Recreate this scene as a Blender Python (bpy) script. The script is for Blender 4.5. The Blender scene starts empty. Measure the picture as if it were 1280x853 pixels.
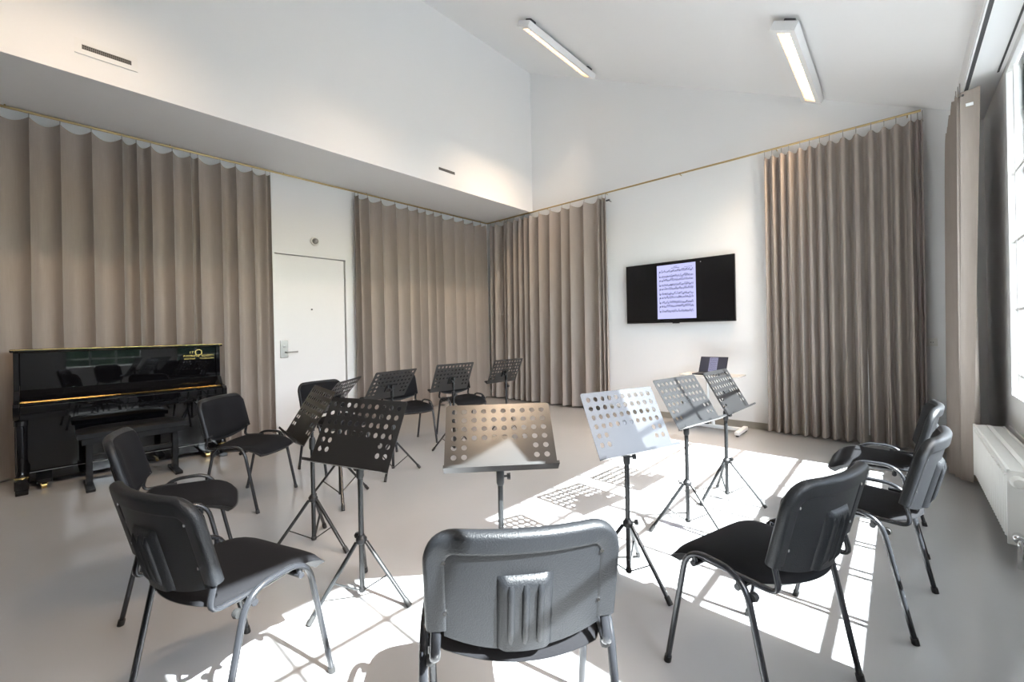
import bpy, math, random
from mathutils import Vector, Matrix

random.seed(7)
scene = bpy.context.scene
COL = scene.collection
PI = math.pi

# ------------------------------------------------------------------ camera
F_PX, YAW, ROLL, CX, CY, CAM_H = 533.76, 0.737, -0.0189, 640.0, 414.5, 1.3
fw = Vector((-math.sin(YAW), math.cos(YAW), 0)); rt = Vector((math.cos(YAW), math.sin(YAW), 0)); up = Vector((0, 0, 1))
rt2 = rt * math.cos(ROLL) + up * math.sin(ROLL)
up2 = up * math.cos(ROLL) - rt * math.sin(ROLL)
cam_data = bpy.data.cameras.new('camera')
cam = bpy.data.objects.new('camera', cam_data); COL.objects.link(cam)
M = Matrix.Identity(4)
for i in range(3):
    M[i][0] = rt2[i]; M[i][1] = up2[i]; M[i][2] = -fw[i]
M[2][3] = CAM_H
cam.matrix_world = M
cam_data.sensor_width = 36.0
cam_data.lens = F_PX / 1280 * 36.0
cam_data.shift_y = (CY - 426.5) / 1280
cam_data.clip_start = 0.05; cam_data.clip_end = 300
scene.camera = cam

# ------------------------------------------------------------------ world, sun, exposure
SUN_STRENGTH = 52.0
SKY_STRENGTH = 1.55
LAMP_EMIT = 10.0
LAMP_WATT = 12.0
EXPOSURE = 0.42
world = bpy.data.worlds.new('world'); scene.world = world; world.use_nodes = True
wn = world.node_tree; bgn = wn.nodes['Background']
sky = wn.nodes.new('ShaderNodeTexSky'); sky.sky_type = 'NISHITA'; sky.sun_disc = False
sky.sun_elevation = math.radians(45); sky.sun_rotation = math.radians(90); sky.air_density = 1.0; sky.dust_density = 2.0
wn.links.new(sky.outputs[0], bgn.inputs[0]); bgn.inputs[1].default_value = SKY_STRENGTH
sd = bpy.data.lights.new('sun', 'SUN'); sd.energy = SUN_STRENGTH; sd.angle = math.radians(0.5); sd.color = (0.94, 0.97, 1.0)
so = bpy.data.objects.new('sun', sd); COL.objects.link(so); so.rotation_euler = (0, math.radians(45), 0); so.location = (8, 3, 9)
vs = scene.view_settings
vs.view_transform = 'Standard'; vs.look = 'None'; vs.exposure = EXPOSURE; vs.gamma = 1.0; vs.use_curve_mapping = False
scene.cycles.max_bounces = 12; scene.cycles.diffuse_bounces = 8; scene.cycles.transparent_max_bounces = 16
scene.cycles.sample_clamp_indirect = 6.0

# ------------------------------------------------------------------ materials
def mat(name, col, rough=0.5, metal=0.0, spec=0.5, noise=None, bump=None, coat=0.0, sheen=0.0, speck=None):
    """noise=(scale, amount) slight colour change; bump=(scale, strength, dist); speck=(scale, amount) roughness speckle"""
    m = bpy.data.materials.new(name); m.use_nodes = True
    nt = m.node_tree; b = nt.nodes['Principled BSDF']
    b.inputs['Base Color'].default_value = (*col, 1); b.inputs['Roughness'].default_value = rough
    b.inputs['Metallic'].default_value = metal; b.inputs['Specular IOR Level'].default_value = spec
    b.inputs['Coat Weight'].default_value = coat; b.inputs['Coat Roughness'].default_value = 0.05
    b.inputs['Sheen Weight'].default_value = sheen
    tc = nt.nodes.new('ShaderNodeTexCoord')
    if noise:
        n = nt.nodes.new('ShaderNodeTexNoise'); n.inputs['Scale'].default_value = noise[0]; n.inputs['Detail'].default_value = 4
        nt.links.new(tc.outputs['Object'], n.inputs['Vector'])
        mx = nt.nodes.new('ShaderNodeMix'); mx.data_type = 'RGBA'
        mx.inputs[6].default_value = (*[max(0, c * (1 - noise[1])) for c in col], 1)
        mx.inputs[7].default_value = (*[min(1, c * (1 + noise[1])) for c in col], 1)
        nt.links.new(n.outputs['Fac'], mx.inputs[0]); nt.links.new(mx.outputs[2], b.inputs['Base Color'])
    if bump:
        n = nt.nodes.new('ShaderNodeTexNoise'); n.inputs['Scale'].default_value = bump[0]; n.inputs['Detail'].default_value = 3
        nt.links.new(tc.outputs['Object'], n.inputs['Vector'])
        bp = nt.nodes.new('ShaderNodeBump'); bp.inputs['Strength'].default_value = bump[1]; bp.inputs['Distance'].default_value = bump[2]
        nt.links.new(n.outputs['Fac'], bp.inputs['Height']); nt.links.new(bp.outputs[0], b.inputs['Normal'])
    if speck:
        n = nt.nodes.new('ShaderNodeTexNoise'); n.inputs['Scale'].default_value = speck[0]; n.inputs['Detail'].default_value = 2
        nt.links.new(tc.outputs['Object'], n.inputs['Vector'])
        mr = nt.nodes.new('ShaderNodeMapRange'); mr.inputs[3].default_value = rough - speck[1]; mr.inputs[4].default_value = rough + speck[1]
        mr.inputs[1].default_value = .3; mr.inputs[2].default_value = .7
        nt.links.new(n.outputs['Fac'], mr.inputs[0]); nt.links.new(mr.outputs[0], b.inputs['Roughness'])
    return m

def emit(name, col, strength):
    m = bpy.data.materials.new(name); m.use_nodes = True; nt = m.node_tree
    b = nt.nodes['Principled BSDF']; b.inputs['Base Color'].default_value = (.004, .004, .005, 1)
    b.inputs['Emission Color'].default_value = (*col, 1); b.inputs['Emission Strength'].default_value = strength
    return m

def glass(name):
    m = bpy.data.materials.new(name); m.use_nodes = True; nt = m.node_tree; nt.nodes.clear()
    o = nt.nodes.new('ShaderNodeOutputMaterial'); mx = nt.nodes.new('ShaderNodeMixShader')
    t = nt.nodes.new('ShaderNodeBsdfTransparent'); t.inputs[0].default_value = (.96, .98, .97, 1)
    g = nt.nodes.new('ShaderNodeBsdfGlossy'); g.inputs['Roughness'].default_value = 0.02
    f = nt.nodes.new('ShaderNodeFresnel'); f.inputs[0].default_value = 1.3
    nt.links.new(f.outputs[0], mx.inputs[0]); nt.links.new(t.outputs[0], mx.inputs[1]); nt.links.new(g.outputs[0], mx.inputs[2])
    nt.links.new(mx.outputs[0], o.inputs[0])
    return m

def curtain_mat(name, col):
    m = bpy.data.materials.new(name); m.use_nodes = True; nt = m.node_tree; b = nt.nodes['Principled BSDF']
    b.inputs['Roughness'].default_value = 0.85; b.inputs['Sheen Weight'].default_value = 0.25; b.inputs['Sheen Roughness'].default_value = 0.4
    b.inputs['Specular IOR Level'].default_value = 0.2
    tc = nt.nodes.new('ShaderNodeTexCoord'); mp = nt.nodes.new('ShaderNodeMapping'); mp.inputs['Scale'].default_value = (60, 60, 4)
    n = nt.nodes.new('ShaderNodeTexNoise'); n.inputs['Scale'].default_value = 1.5; n.inputs['Detail'].default_value = 5
    nt.links.new(tc.outputs['Object'], mp.inputs[0]); nt.links.new(mp.outputs[0], n.inputs['Vector'])
    mx = nt.nodes.new('ShaderNodeMix'); mx.data_type = 'RGBA'
    mx.inputs[6].default_value = (*[c * .9 for c in col], 1); mx.inputs[7].default_value = (*[c * 1.1 for c in col], 1)
    nt.links.new(n.outputs['Fac'], mx.inputs[0]); nt.links.new(mx.outputs[2], b.inputs['Base Color'])
    return m

MT = {}
MT['white'] = mat('wall_paint', (0.835, 0.835, 0.835), 0.7, noise=(1.2, .01), bump=(90, .05, .002))
MT['ceil'] = mat('ceiling_paint', (0.82, 0.82, 0.82), 0.75, bump=(90, .04, .002))
MT['trim'] = mat('gloss_white_trim', (0.82, 0.82, 0.81), 0.35)
MT['base'] = mat('floor_coving_grey', (0.30, 0.28, 0.24), 0.4)
MT['door'] = mat('door_paint', (0.82, 0.81, 0.805), 0.4)
MT['groove'] = mat('shadow_gap_dark', (0.05, 0.05, 0.05), 0.6)
MT['curtain'] = curtain_mat('taupe_velvet', (0.35, 0.302, 0.268))
MT['brass'] = mat('brass_rail', (0.55, 0.42, 0.22), 0.3, 1.0)
MT['steel'] = mat('brushed_steel', (0.36, 0.35, 0.33), 0.35, 1.0)
MT['chrome'] = mat('chrome', (0.8, 0.8, 0.8), 0.12, 1.0)
MT['fabric'] = mat('charcoal_weave', (0.008, 0.008, 0.0095), 0.88, spec=.18, noise=(260, .35), bump=(700, .3, .001))
MT['plastic'] = mat('grained_black_plastic', (0.010, 0.011, 0.013), 0.45, spec=.42, bump=(260, .6, .002))
MT['tube'] = mat('black_lacquered_tube', (0.018, 0.019, 0.022), 0.22, spec=.55)
MT['cap'] = mat('black_rubber', (0.015, 0.015, 0.015), 0.6)
MT['desk'] = mat('black_enamel_sheet', (0.013, 0.013, 0.0135), 0.28, spec=.62)
MT['standtube'] = mat('black_enamel_tube', (0.016, 0.017, 0.018), 0.25, spec=.55)
MT['knob'] = mat('black_knob', (0.012, 0.012, 0.013), 0.5)
MT['ebony'] = mat('polished_ebony', (0.004, 0.004, 0.005), 0.03, spec=.5)
MT['gold'] = mat('polished_brass', (0.75, 0.55, 0.22), 0.2, 1.0)
MT['felt'] = mat('dark_wood_slot', (0.10, 0.05, 0.025), 0.5)
MT['leather'] = mat('black_bench_leather', (0.006, 0.006, 0.007), 0.4, spec=.3, bump=(150, .1, .002))
MT['bench'] = mat('satin_black_wood', (0.005, 0.005, 0.006), 0.25, spec=.35)
MT['radiator'] = mat('radiator_enamel', (0.83, 0.82, 0.79), 0.3)
MT['dark'] = mat('dark_metal', (0.06, 0.06, 0.065), 0.45)
MT['grille'] = mat('grille_grey', (0.22, 0.21, 0.2), 0.5)
MT['tv'] = mat('tv_black', (0.008, 0.008, 0.009), 0.28)
MT['screen'] = mat('screen_black', (0.006, 0.006, 0.007), 0.2)
MT['ink'] = mat('dark_blue_ink', (0.03, 0.03, 0.09), 0.6)
MT['page'] = emit('lit_page', (0.56, 0.57, 0.95), 0.86)
MT['page2'] = emit('lit_page_small', (0.45, 0.45, 0.68), 0.5)
MT['lapscr'] = emit('laptop_screen_glow', (0.045, 0.05, 0.085), 0.5)
MT['lamp_white'] = mat('lamp_housing', (0.8, 0.8, 0.8), 0.4)
MT['lamp_refl'] = mat('lamp_reflector', (0.55, 0.47, 0.38), 0.4, 0.3)
MT['tubelight'] = emit('warm_tube', (1.0, 0.80, 0.58), LAMP_EMIT)
MT['glass'] = glass('window_glass')
MT['frame'] = mat('window_frame_paint', (0.8, 0.8, 0.79), 0.4)
MT['tabletop'] = mat('grey_tabletop', (0.55, 0.53, 0.5), 0.4)
MT['plate'] = mat('socket_white', (0.75, 0.74, 0.7), 0.35)
MT['tag'] = mat('care_label', (0.85, 0.85, 0.85), 0.6)
MT['ground'] = mat('pale_paving', (0.44, 0.44, 0.43), 0.9, noise=(2, .12))
MT['leaf'] = mat('dark_leaves', (0.022, 0.045, 0.018), 0.7, noise=(6, .5))
MT['bark'] = mat('bark', (0.08, 0.06, 0.045), 0.9)

def floor_mat():
    m = bpy.data.materials.new('glossy_cast_floor'); m.use_nodes = True; nt = m.node_tree; b = nt.nodes['Principled BSDF']
    tc = nt.nodes.new('ShaderNodeTexCoord')
    n = nt.nodes.new('ShaderNodeTexNoise'); n.inputs['Scale'].default_value = 1.1; n.inputs['Detail'].default_value = 6
    nt.links.new(tc.outputs['Object'], n.inputs['Vector'])
    mx = nt.nodes.new('ShaderNodeMix'); mx.data_type = 'RGBA'
    mx.inputs[6].default_value = (0.335, 0.333, 0.338, 1); mx.inputs[7].default_value = (0.385, 0.383, 0.388, 1)
    nt.links.new(n.outputs['Fac'], mx.inputs[0]); nt.links.new(mx.outputs[2], b.inputs['Base Color'])
    mr = nt.nodes.new('ShaderNodeMapRange'); mr.inputs[3].default_value = 0.08; mr.inputs[4].default_value = 0.18
    n2 = nt.nodes.new('ShaderNodeTexNoise'); n2.inputs['Scale'].default_value = 3.0; n2.inputs['Detail'].default_value = 4
    nt.links.new(tc.outputs['Object'], n2.inputs['Vector']); nt.links.new(n2.outputs['Fac'], mr.inputs[0]); nt.links.new(mr.outputs[0], b.inputs['Roughness'])
    n3 = nt.nodes.new('ShaderNodeTexNoise'); n3.inputs['Scale'].default_value = 9; n3.inputs['Detail'].default_value = 2
    bp = nt.nodes.new('ShaderNodeBump'); bp.inputs['Strength'].default_value = .05; bp.inputs['Distance'].default_value = .01
    nt.links.new(tc.outputs['Object'], n3.inputs['Vector']); nt.links.new(n3.outputs['Fac'], bp.inputs['Height']); nt.links.new(bp.outputs[0], b.inputs['Normal'])
    return m
MT['floor'] = floor_mat()

# ------------------------------------------------------------------ mesh builder
class MB:
    def __init__(s): s.v = []; s.f = []
    def add(s, vs, fs):
        o = len(s.v); s.v += [tuple(p) for p in vs]; s.f += [tuple(i + o for i in f) for f in fs]; return s
    def box(s, x0, x1, y0, y1, z0, z1, bev=0.0):
        if bev <= 0:
            vs = [(x, y, z) for x in (x0, x1) for y in (y0, y1) for z in (z0, z1)]
            return s.add(vs, [(0, 1, 3, 2), (4, 6, 7, 5), (0, 4, 5, 1), (2, 3, 7, 6), (0, 2, 6, 4), (1, 5, 7, 3)])
        import bmesh
        bm = bmesh.new(); bmesh.ops.create_cube(bm, size=1)
        for v in bm.verts:
            v.co = Vector(((x0 + x1) / 2 + v.co.x * (x1 - x0), (y0 + y1) / 2 + v.co.y * (y1 - y0), (z0 + z1) / 2 + v.co.z * (z1 - z0)))
        bmesh.ops.bevel(bm, geom=bm.edges[:], offset=bev, segments=2, affect='EDGES', profile=.5)
        bm.verts.index_update()
        s.add([v.co[:] for v in bm.verts], [[v.index for v in f.verts] for f in bm.faces]); bm.free(); return s
    def cyl(s, p0, p1, r0, r1=None, n=10, caps=True):
        r1 = r0 if r1 is None else r1
        p0 = Vector(p0); p1 = Vector(p1); d = (p1 - p0).normalized()
        a = d.orthogonal().normalized(); b = d.cross(a)
        vs = []
        for p, r in ((p0, r0), (p1, r1)):
            for i in range(n):
                t = 2 * PI * i / n; vs.append(p + a * (r * math.cos(t)) + b * (r * math.sin(t)))
        fs = [(i, (i + 1) % n, n + (i + 1) % n, n + i) for i in range(n)]
        if caps: fs += [tuple(range(n))[::-1], tuple(range(n, 2 * n))]
        return s.add(vs, fs)
    def tube(s, path, r, n=10, squash=1.0, side=None):
        """round (or oval) tube along a polyline; side = direction of the long axis"""
        P = [Vector(p) for p in path]; vs = []; N = None
        for i, p in enumerate(P):
            t = (P[min(i + 1, len(P) - 1)] - P[max(i - 1, 0)]).normalized()
            if side is not None: N = (Vector(side) - t * t.dot(Vector(side))).normalized()
            elif N is None: N = t.orthogonal().normalized()
            else: N = (N - t * t.dot(N)).normalized()
            B = t.cross(N)
            for k in range(n):
                a = 2 * PI * k / n; vs.append(p + N * (r * math.cos(a)) + B * (r * squash * math.sin(a)))
        m = len(P)
        fs = [(i * n + k, i * n + (k + 1) % n, (i + 1) * n + (k + 1) % n, (i + 1) * n + k) for i in range(m - 1) for k in range(n)]
        fs += [tuple(range(n))[::-1], tuple(range((m - 1) * n, m * n))]
        return s.add(vs, fs)
    def lathe(s, prof, n=16, origin=(0, 0, 0), axis='Z'):
        vs = []
        for r, z in prof:
            for k in range(n):
                a = 2 * PI * k / n; q = (r * math.cos(a), r * math.sin(a), z)
                if axis == 'X': q = (q[2], q[0], q[1])
                if axis == 'Y': q = (q[0], q[2], q[1])
                vs.append((q[0] + origin[0], q[1] + origin[1], q[2] + origin[2]))
        m = len(prof)
        fs = [(i * n + k, i * n + (k + 1) % n, (i + 1) * n + (k + 1) % n, (i + 1) * n + k) for i in range(m - 1) for k in range(n)]
        fs += [tuple(range(n))[::-1], tuple(range((m - 1) * n, m * n))]
        return s.add(vs, fs)
    def prism(s, poly, axis, a0, a1):
        """polygon extruded along an axis; poly in the two other axes in xyz order"""
        def P(p, a):
            return {'X': (a, p[0], p[1]), 'Y': (p[0], a, p[1]), 'Z': (p[0], p[1], a)}[axis]
        n = len(poly)
        vs = [P(p, a0) for p in poly] + [P(p, a1) for p in poly]
        return s.add(vs, [tuple(range(n)), tuple(range(n, 2 * n))[::-1]] + [(i, n + i, n + (i + 1) % n, (i + 1) % n) for i in range(n)])
    def grid(s, fn, nu, nv):
        vs = [fn(i / nu, j / nv) for j in range(nv + 1) for i in range(nu + 1)]
        fs = [(j * (nu + 1) + i, j * (nu + 1) + i + 1, (j + 1) * (nu + 1) + i + 1, (j + 1) * (nu + 1) + i) for j in range(nv) for i in range(nu)]
        return s.add(vs, fs)
    def slab(s, f0, f1, nu, nv):
        """closed solid between two parametric faces"""
        a = [f0(i / nu, j / nv) for j in range(nv + 1) for i in range(nu + 1)]
        b = [f1(i / nu, j / nv) for j in range(nv + 1) for i in range(nu + 1)]
        o = len(a); w = nu + 1; fs = []
        for j in range(nv):
            for i in range(nu):
                q = (j * w + i, j * w + i + 1, (j + 1) * w + i + 1, (j + 1) * w + i)
                fs.append(q); fs.append(tuple(o + k for k in q)[::-1])
        ring = [i for i in range(w)] + [j * w + nu for j in range(1, nv + 1)] + [nv * w + i for i in range(nu - 1, -1, -1)] + [j * w for j in range(nv - 1, 0, -1)]
        for k in range(len(ring)):
            p, q = ring[k], ring[(k + 1) % len(ring)]; fs.append((q, p, o + p, o + q))
        return s.add(a + b, fs)
    def mesh(s, name, m, smooth=None):
        me = bpy.data.meshes.new(name); me.from_pydata(s.v, [], s.f); me.update()
        import bmesh
        bm = bmesh.new(); bm.from_mesh(me); bmesh.ops.recalc_face_normals(bm, faces=bm.faces[:]); bm.to_mesh(me); bm.free()
        me.materials.append(MT[m] if isinstance(m, str) else m)
        if smooth is not None:
            for p in me.polygons: p.use_smooth = True
            me.set_sharp_from_angle(angle=math.radians(smooth))
        return me
    def build(s, name, m, parent=None, smooth=None, **kw):
        o = bpy.data.objects.new(name, s.mesh(name, m, smooth)); COL.objects.link(o)
        if parent: o.parent = parent
        for k, v in kw.items(): o[k] = v
        return o

def place(name, me, parent=None, loc=(0, 0, 0), rot=(0, 0, 0)):
    o = bpy.data.objects.new(name, me); COL.objects.link(o); o.parent = parent; o.location = loc; o.rotation_euler = rot
    return o
def empty(name, loc=(0, 0, 0), rz=0.0, **kw):
    o = bpy.data.objects.new(name, None); COL.objects.link(o); o.location = loc; o.rotation_euler = (0, 0, rz); o.empty_display_size = .1
    for k, v in kw.items(): o[k] = v
    return o
def copy_tree(o, parent=None):
    c = o.copy(); COL.objects.link(c); c.parent = parent
    for ch in o.children: copy_tree(ch, c)
    return c
def tag(o, label, cat, group=None):
    o['label'] = label; o['category'] = cat
    if group: o['group'] = group
    return o
def struct(o, label=None):
    o['kind'] = 'structure'
    if label: o['label'] = label
    return o
def bend(pts, rad, n=5):
    """round the inner corners of a polyline"""
    P = [Vector(p) for p in pts]; out = [P[0]]
    for i in range(1, len(P) - 1):
        a = (P[i - 1] - P[i]); b = (P[i + 1] - P[i]); r = min(rad, a.length * .49, b.length * .49)
        A = P[i] + a.normalized() * r; B = P[i] + b.normalized() * r
        for k in range(n + 1):
            t = k / n; out.append(A * (1 - t) ** 2 + P[i] * 2 * t * (1 - t) + B * t ** 2)
    out.append(P[-1]); return out

# ------------------------------------------------------------------ room shell
XA, XS, YB, XC, YF = -6.16, -4.97, 6.10, 0.625, -3.2     # left wall, bulkhead face, far wall, window wall, wall behind the camera
ZS, ZC0, SL = 3.477, 6.041, 0.489                       # bulkhead underside, ceiling height at the bulkhead face, ceiling slope
XE = 0.41; ZE = 3.25                                    # eaves end of the slope
def zceil(x): return ZC0 - SL * (x - XS)

struct(MB().box(XA - .3, XC + .3, YF - .2, YB + .2, -.2, 0).build('floor', 'floor'), 'glossy grey cast floor')
DY0, DY1, DZ = 2.075, 3.135, 2.45
w = MB().box(XA - .2, XA, YF - .2, DY0, 0, ZS).box(XA - .2, XA, DY1, YB + .2, 0, ZS).box(XA - .2, XA, DY0, DY1, DZ, ZS)
struct(w.build('wall_left', 'white'), 'white left wall below the bulkhead')
struct(MB().box(XA - .2, XS, YF - .2, YB + .2, ZS, 6.5).build('wall_left_upper', 'white'), 'white upper wall stepping out above the curtains')
w = MB().prism([(XA - .2, 0), (XC + .2, 0), (XC + .2, 6.7), (XA - .2, 6.7)], 'Y', YB, YB + .2)
struct(w.build('wall_back', 'white'), 'white far wall with the television')
struct(MB().box(XA - .2, XC + .2, YF - .2, YF, 0, 6.7).build('wall_front', 'white'), 'white wall behind the camera')
# sloping ceiling
a = (XS - .3, zceil(XS - .3)); b = (XE, zceil(XE))
struct(MB().prism([a, b, (b[0], b[1] + .25), (a[0], a[1] + .25)], 'Y', YF - .2, YB + .05).build('ceiling', 'ceil'), 'white sloping ceiling')
# flat strip along the windows
st = struct(MB().box(XE, XC + .02, YF - .2, YB, ZE, ZE + .40).build('ceiling_strip', 'ceil'), 'white flat ceiling strip above the windows')
MB().box(.590, .602, -2, 5.03, ZE - .004, ZE + .002).build('blind_slot', 'groove', st)
# window wall: piers and breast
W1 = (2.0, 5.0); W2 = (0.26, 1.48); ZB = 0.50
w = MB().box(XC, XC + .24, YF - .2, YB, -.05, ZB)
w.box(XC, XC + .24, W1[1], YB, ZB, ZE).box(XC, XC + .24, W2[1], W1[0], ZB, ZE).box(XC, XC + .24, YF - .2, W2[0], ZB, ZE)
struct(w.build('wall_right', 'white'), 'white window wall')
# roof overhang outside that cuts off the sun above
struct(MB().box(XC + .02, 1.30, YF - .2, YB + .2, 3.43, 3.62).build('roof_overhang', 'ceil'), 'white roof overhang outside the windows')
# coving / baseboard on far wall and left wall
struct(MB().box(XA, XC, YB - .012, YB, 0, .085).build('baseboard_back', 'base'), 'dark grey skirting along the far wall')
struct(MB().box(XA, XA + .012, YF, DY0, 0, .085).box(XA, XA + .012, DY1, YB, 0, .085).build('baseboard_left', 'base'), 'dark grey skirting along the left wall')

# windows
HB = [0.90, 1.395, 1.905, 2.415]; XG = 0.665
def window(name, y0, y1, pitch, label):
    e = struct(empty(name, (XG, y0, ZB)), label)
    m = MB(); f = .055; h = ZE - ZB; L = y1 - y0
    m.box(-.04, .04, 0, f, 0, h).box(-.04, .04, L - f, L, 0, h).box(-.04, .04, f, L - f, 0, .25).box(-.04, .04, f, L - f, h - f, h)
    m.build('window_frame', 'frame', e)
    MB().box(-.05, -.03, -.03, L + .03, -.03, .0, .004).build('window_sill', 'trim', e)
    n = max(1, math.ceil(L / pitch - .01)); ys = [pitch * k for k in range(n)] + [L]
    vb = MB().box(-.018, .018, -.0135, .0135, f, h - f).mesh('glazing_bar', 'frame')
    for k in range(1, n): place('glazing_bar', vb, e, (0, ys[k], 0))
    hb = MB().box(-.0125, .0125, f, L - f, -.0115, .0115).mesh('glazing_bar', 'frame')
    for z in HB: place('glazing_bar', hb, e, (0, 0, z - ZB))
    zs = [.25] + [z - ZB for z in HB] + [h - f]
    for j in range(len(zs) - 1):
        me = MB().box(-.003, .003, .013, pitch - .013, zs[j] + .017, zs[j + 1] - .017).mesh('pane', 'glass')
        for k in range(n):
            if ys[k + 1] - ys[k] > pitch - .02: place('pane', me, e, (0, ys[k], 0))
            else: MB().box(-.003, .003, ys[k] + .013, ys[k + 1] - .013, zs[j] + .017, zs[j + 1] - .017).build('pane', 'glass', e)
    return e
window('window_1', W1[0], W1[1], .407, 'tall white multi-paned window beside the radiator')
window('window_2', W2[0], W2[1], .39, 'tall white multi-paned window next to the camera')

# outside
struct(MB().box(XC + .24, 90, -80, 90, -.5, -.3).build('ground_outside', 'ground'), 'pale paving outside the windows')
hg = tag(empty('garden_hedge', (6.6, -3.0, -.3)), 'dark leafy hedge outside the windows, mirrored in the piano', 'hedge')
def hedge_pt(u, v):
    a = PI * v; y = 11.5 * u
    r_ = .7 * (1 + .10 * math.sin(y * 5.1 + 3 * v) + .08 * math.sin(y * 11.3 + 9 * v) + .06 * math.sin(y * 23 + 17 * v))
    return (-r_ * math.cos(a), y + .1 * math.sin(9 * v), .05 + 2.75 * math.sin(a) ** .45 * (.93 + .07 * math.sin(y * 2.3) + .04 * math.sin(y * 7.9)))
MB().grid(hedge_pt, 220, 26).build('foliage', 'leaf', hg, 60)
stem = MB().cyl((0, 0, 0), (0, 0, .8), .06, .04).mesh('stem', 'bark')
for k in range(12): place('stem', stem, hg, (0, .4 + k * .96, 0))

# ------------------------------------------------------------------ door
d = struct(empty('door_1', (XA, DY0, 0)), 'white flush door between the curtains')
L = DY1 - DY0
m = MB().box(-.10, -.03, .03, L - .06, .008, DZ - .045, .003); m.build('door_leaf', 'door', d)
m = MB().box(-.16, .012, -.035, .022, 0, DZ + .012).box(-.16, .004, L - .05, L + .03, 0, DZ + .012).box(-.16, .006, .022, L - .05, DZ - .035, DZ + .012)
m.build('door_frame', 'trim', d)
MB().box(-.18, -.13, .02, L - .05, 0, DZ - .03).build('door_rebate', 'groove', d)
MB().box(-.032, -.02, .085, .185, 1.0, 1.235, .004).build('lock_plate', 'steel', d)
h = MB().tube(bend([(-.025, .15, 1.075), (.035, .15, 1.075), (.035, .29, 1.08)], .02), .0105, 8); h.build('door_handle', 'steel', d, 60)
MB().lathe([(.018, -.022), (.018, -.014), (.012, -.012)], 14, (0, .135, 1.155), 'X').build('lock_cylinder', 'steel', d, 40)
MB().lathe([(.012, -.032), (.012, -.026), (.008, -.025)], 12, (0, .515, 1.666), 'X').build('peephole', 'dark', d, 40)
for z in (.25, 2.2): MB().cyl((-.024, L - .055, z - .06), (-.024, L - .055, z + .06), .009).build('hinge', 'steel', d, 50)

# detector above the door
d = tag(empty('motion_detector', (XA, 2.632, 2.636)), 'round white detector dome on the wall above the door', 'detector')
MB().lathe([(.062, 0), (.062, .012), (.055, .022)], 24, axis='X').build('base_plate', 'plate', d, 40)
MB().lathe([(.04, .02), (.042, .035), (.034, .06), (.015, .072), (.002, .074)], 20, axis='X').build('dome', 'steel', d, 50)

# ------------------------------------------------------------------ vents on the upper wall
def vent(y0, y1, z0, z1, fy, fz, label, framed):
    e = tag(empty('air_vent', (XS, y0, z0)), label, 'vent')
    W = y1 - y0; Hh = z1 - z0
    if framed:
        MB().box(0, .008, -fy, W + fy, -fz, 0).box(0, .008, -fy, W + fy, Hh, Hh + fz).box(0, .008, -fy, 0, 0, Hh).box(0, .008, W, W + fy, 0, Hh).build('frame', 'trim', e)
    MB().box(-.0, .002, 0, W, 0, Hh).build('backing', 'groove', e)
    n = int(W / .012); m = MB()
    for k in range(n): m.box(.002, .006, W * k / n, W * k / n + .005, 0, Hh)
    m.box(.002, .006, 0, W, Hh * .46, Hh * .54)
    m.build('grille', 'grille', e)
vent(.253, .561, 3.700, 3.739, .042, .042, 'long white-framed slotted air vent high on the left wall', True)
vent(3.947, 4.25, 3.695, 3.733, .0, .0, 'small dark slot vent on the upper wall near the far corner', False)

# ------------------------------------------------------------------ ceiling lamps
def lamp(x, y0, y1, label, watt):
    L = y1 - y0; z = zceil(x); ang = math.atan(SL)
    e = empty('ceiling_lamp', (x, y0, z)); e.rotation_euler = (0, ang, 0); tag(e, label, 'lamp', 'louvred lamps on the sloping ceiling')
    g = -.045; hh = .075; w = .10; o = .055
    m = MB().box(-w, w, 0, L, g - .012, g, .002)                     # back
    m.box(-w, -o, 0, L, g - hh, g - .012).box(o, w, 0, L, g - hh, g - .012)
    m.box(-o, o, 0, .05, g - hh, g - .012).box(-o, o, L - .05, L, g - hh, g - .012)
    m.build('housing', 'lamp_white', e)
    m = MB().cyl((0, .07, g - .035), (0, L - .07, g - .035), .013, n=10); m.build('fluorescent_tube', 'tubelight', e, 40)
    m = MB(); n = 24
    for k in range(n + 1):
        yy = .06 + (L - .12) * k / n
        m.box(-o, o, yy - .004, yy + .004, g - hh + .004, g - hh + .022)
    m.box(-o, -o + .004, .05, L - .05, g - hh + .001, g - .02).box(o - .004, o, .05, L - .05, g - hh + .001, g - .02)
    m.build('louver', 'lamp_refl', e)
    ld = bpy.data.lights.new('louvre_light', 'AREA'); ld.shape = 'RECTANGLE'; ld.size = .09; ld.size_y = L - .16; ld.energy = watt
    ld.color = (1.0, .74, .50); ld.spread = math.radians(62)
    lo = bpy.data.objects.new('louvre_light', ld); COL.objects.link(lo); lo.parent = e; lo.location = (0, L / 2, g - .0495)
    for yy in (.06, L - .16): MB().box(-.045, .045, yy, yy + .10, g, .0).build('mounting_bracket', 'dark', e)
lamp(-3.46, 4.18, 5.76, 'white louvred ceiling lamp nearer the tall left wall, brightly lit', LAMP_WATT * 1.2)
lamp(-0.655, 4.27, 5.90, 'white louvred ceiling lamp on the right, above the wide curtain', LAMP_WATT * 2.2)
lamp(-3.46, 1.75, 3.33, 'white louvred ceiling lamp of the left row, just above the frame', LAMP_WATT * .42)
lamp(-3.46, -0.70, 0.88, 'white louvred ceiling lamp of the left row, overhead beside the camera', LAMP_WATT * .85)
lamp(-0.655, 0.6, 2.2, 'white louvred ceiling lamp of the right row, overhead beside the camera', LAMP_WATT)

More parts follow.
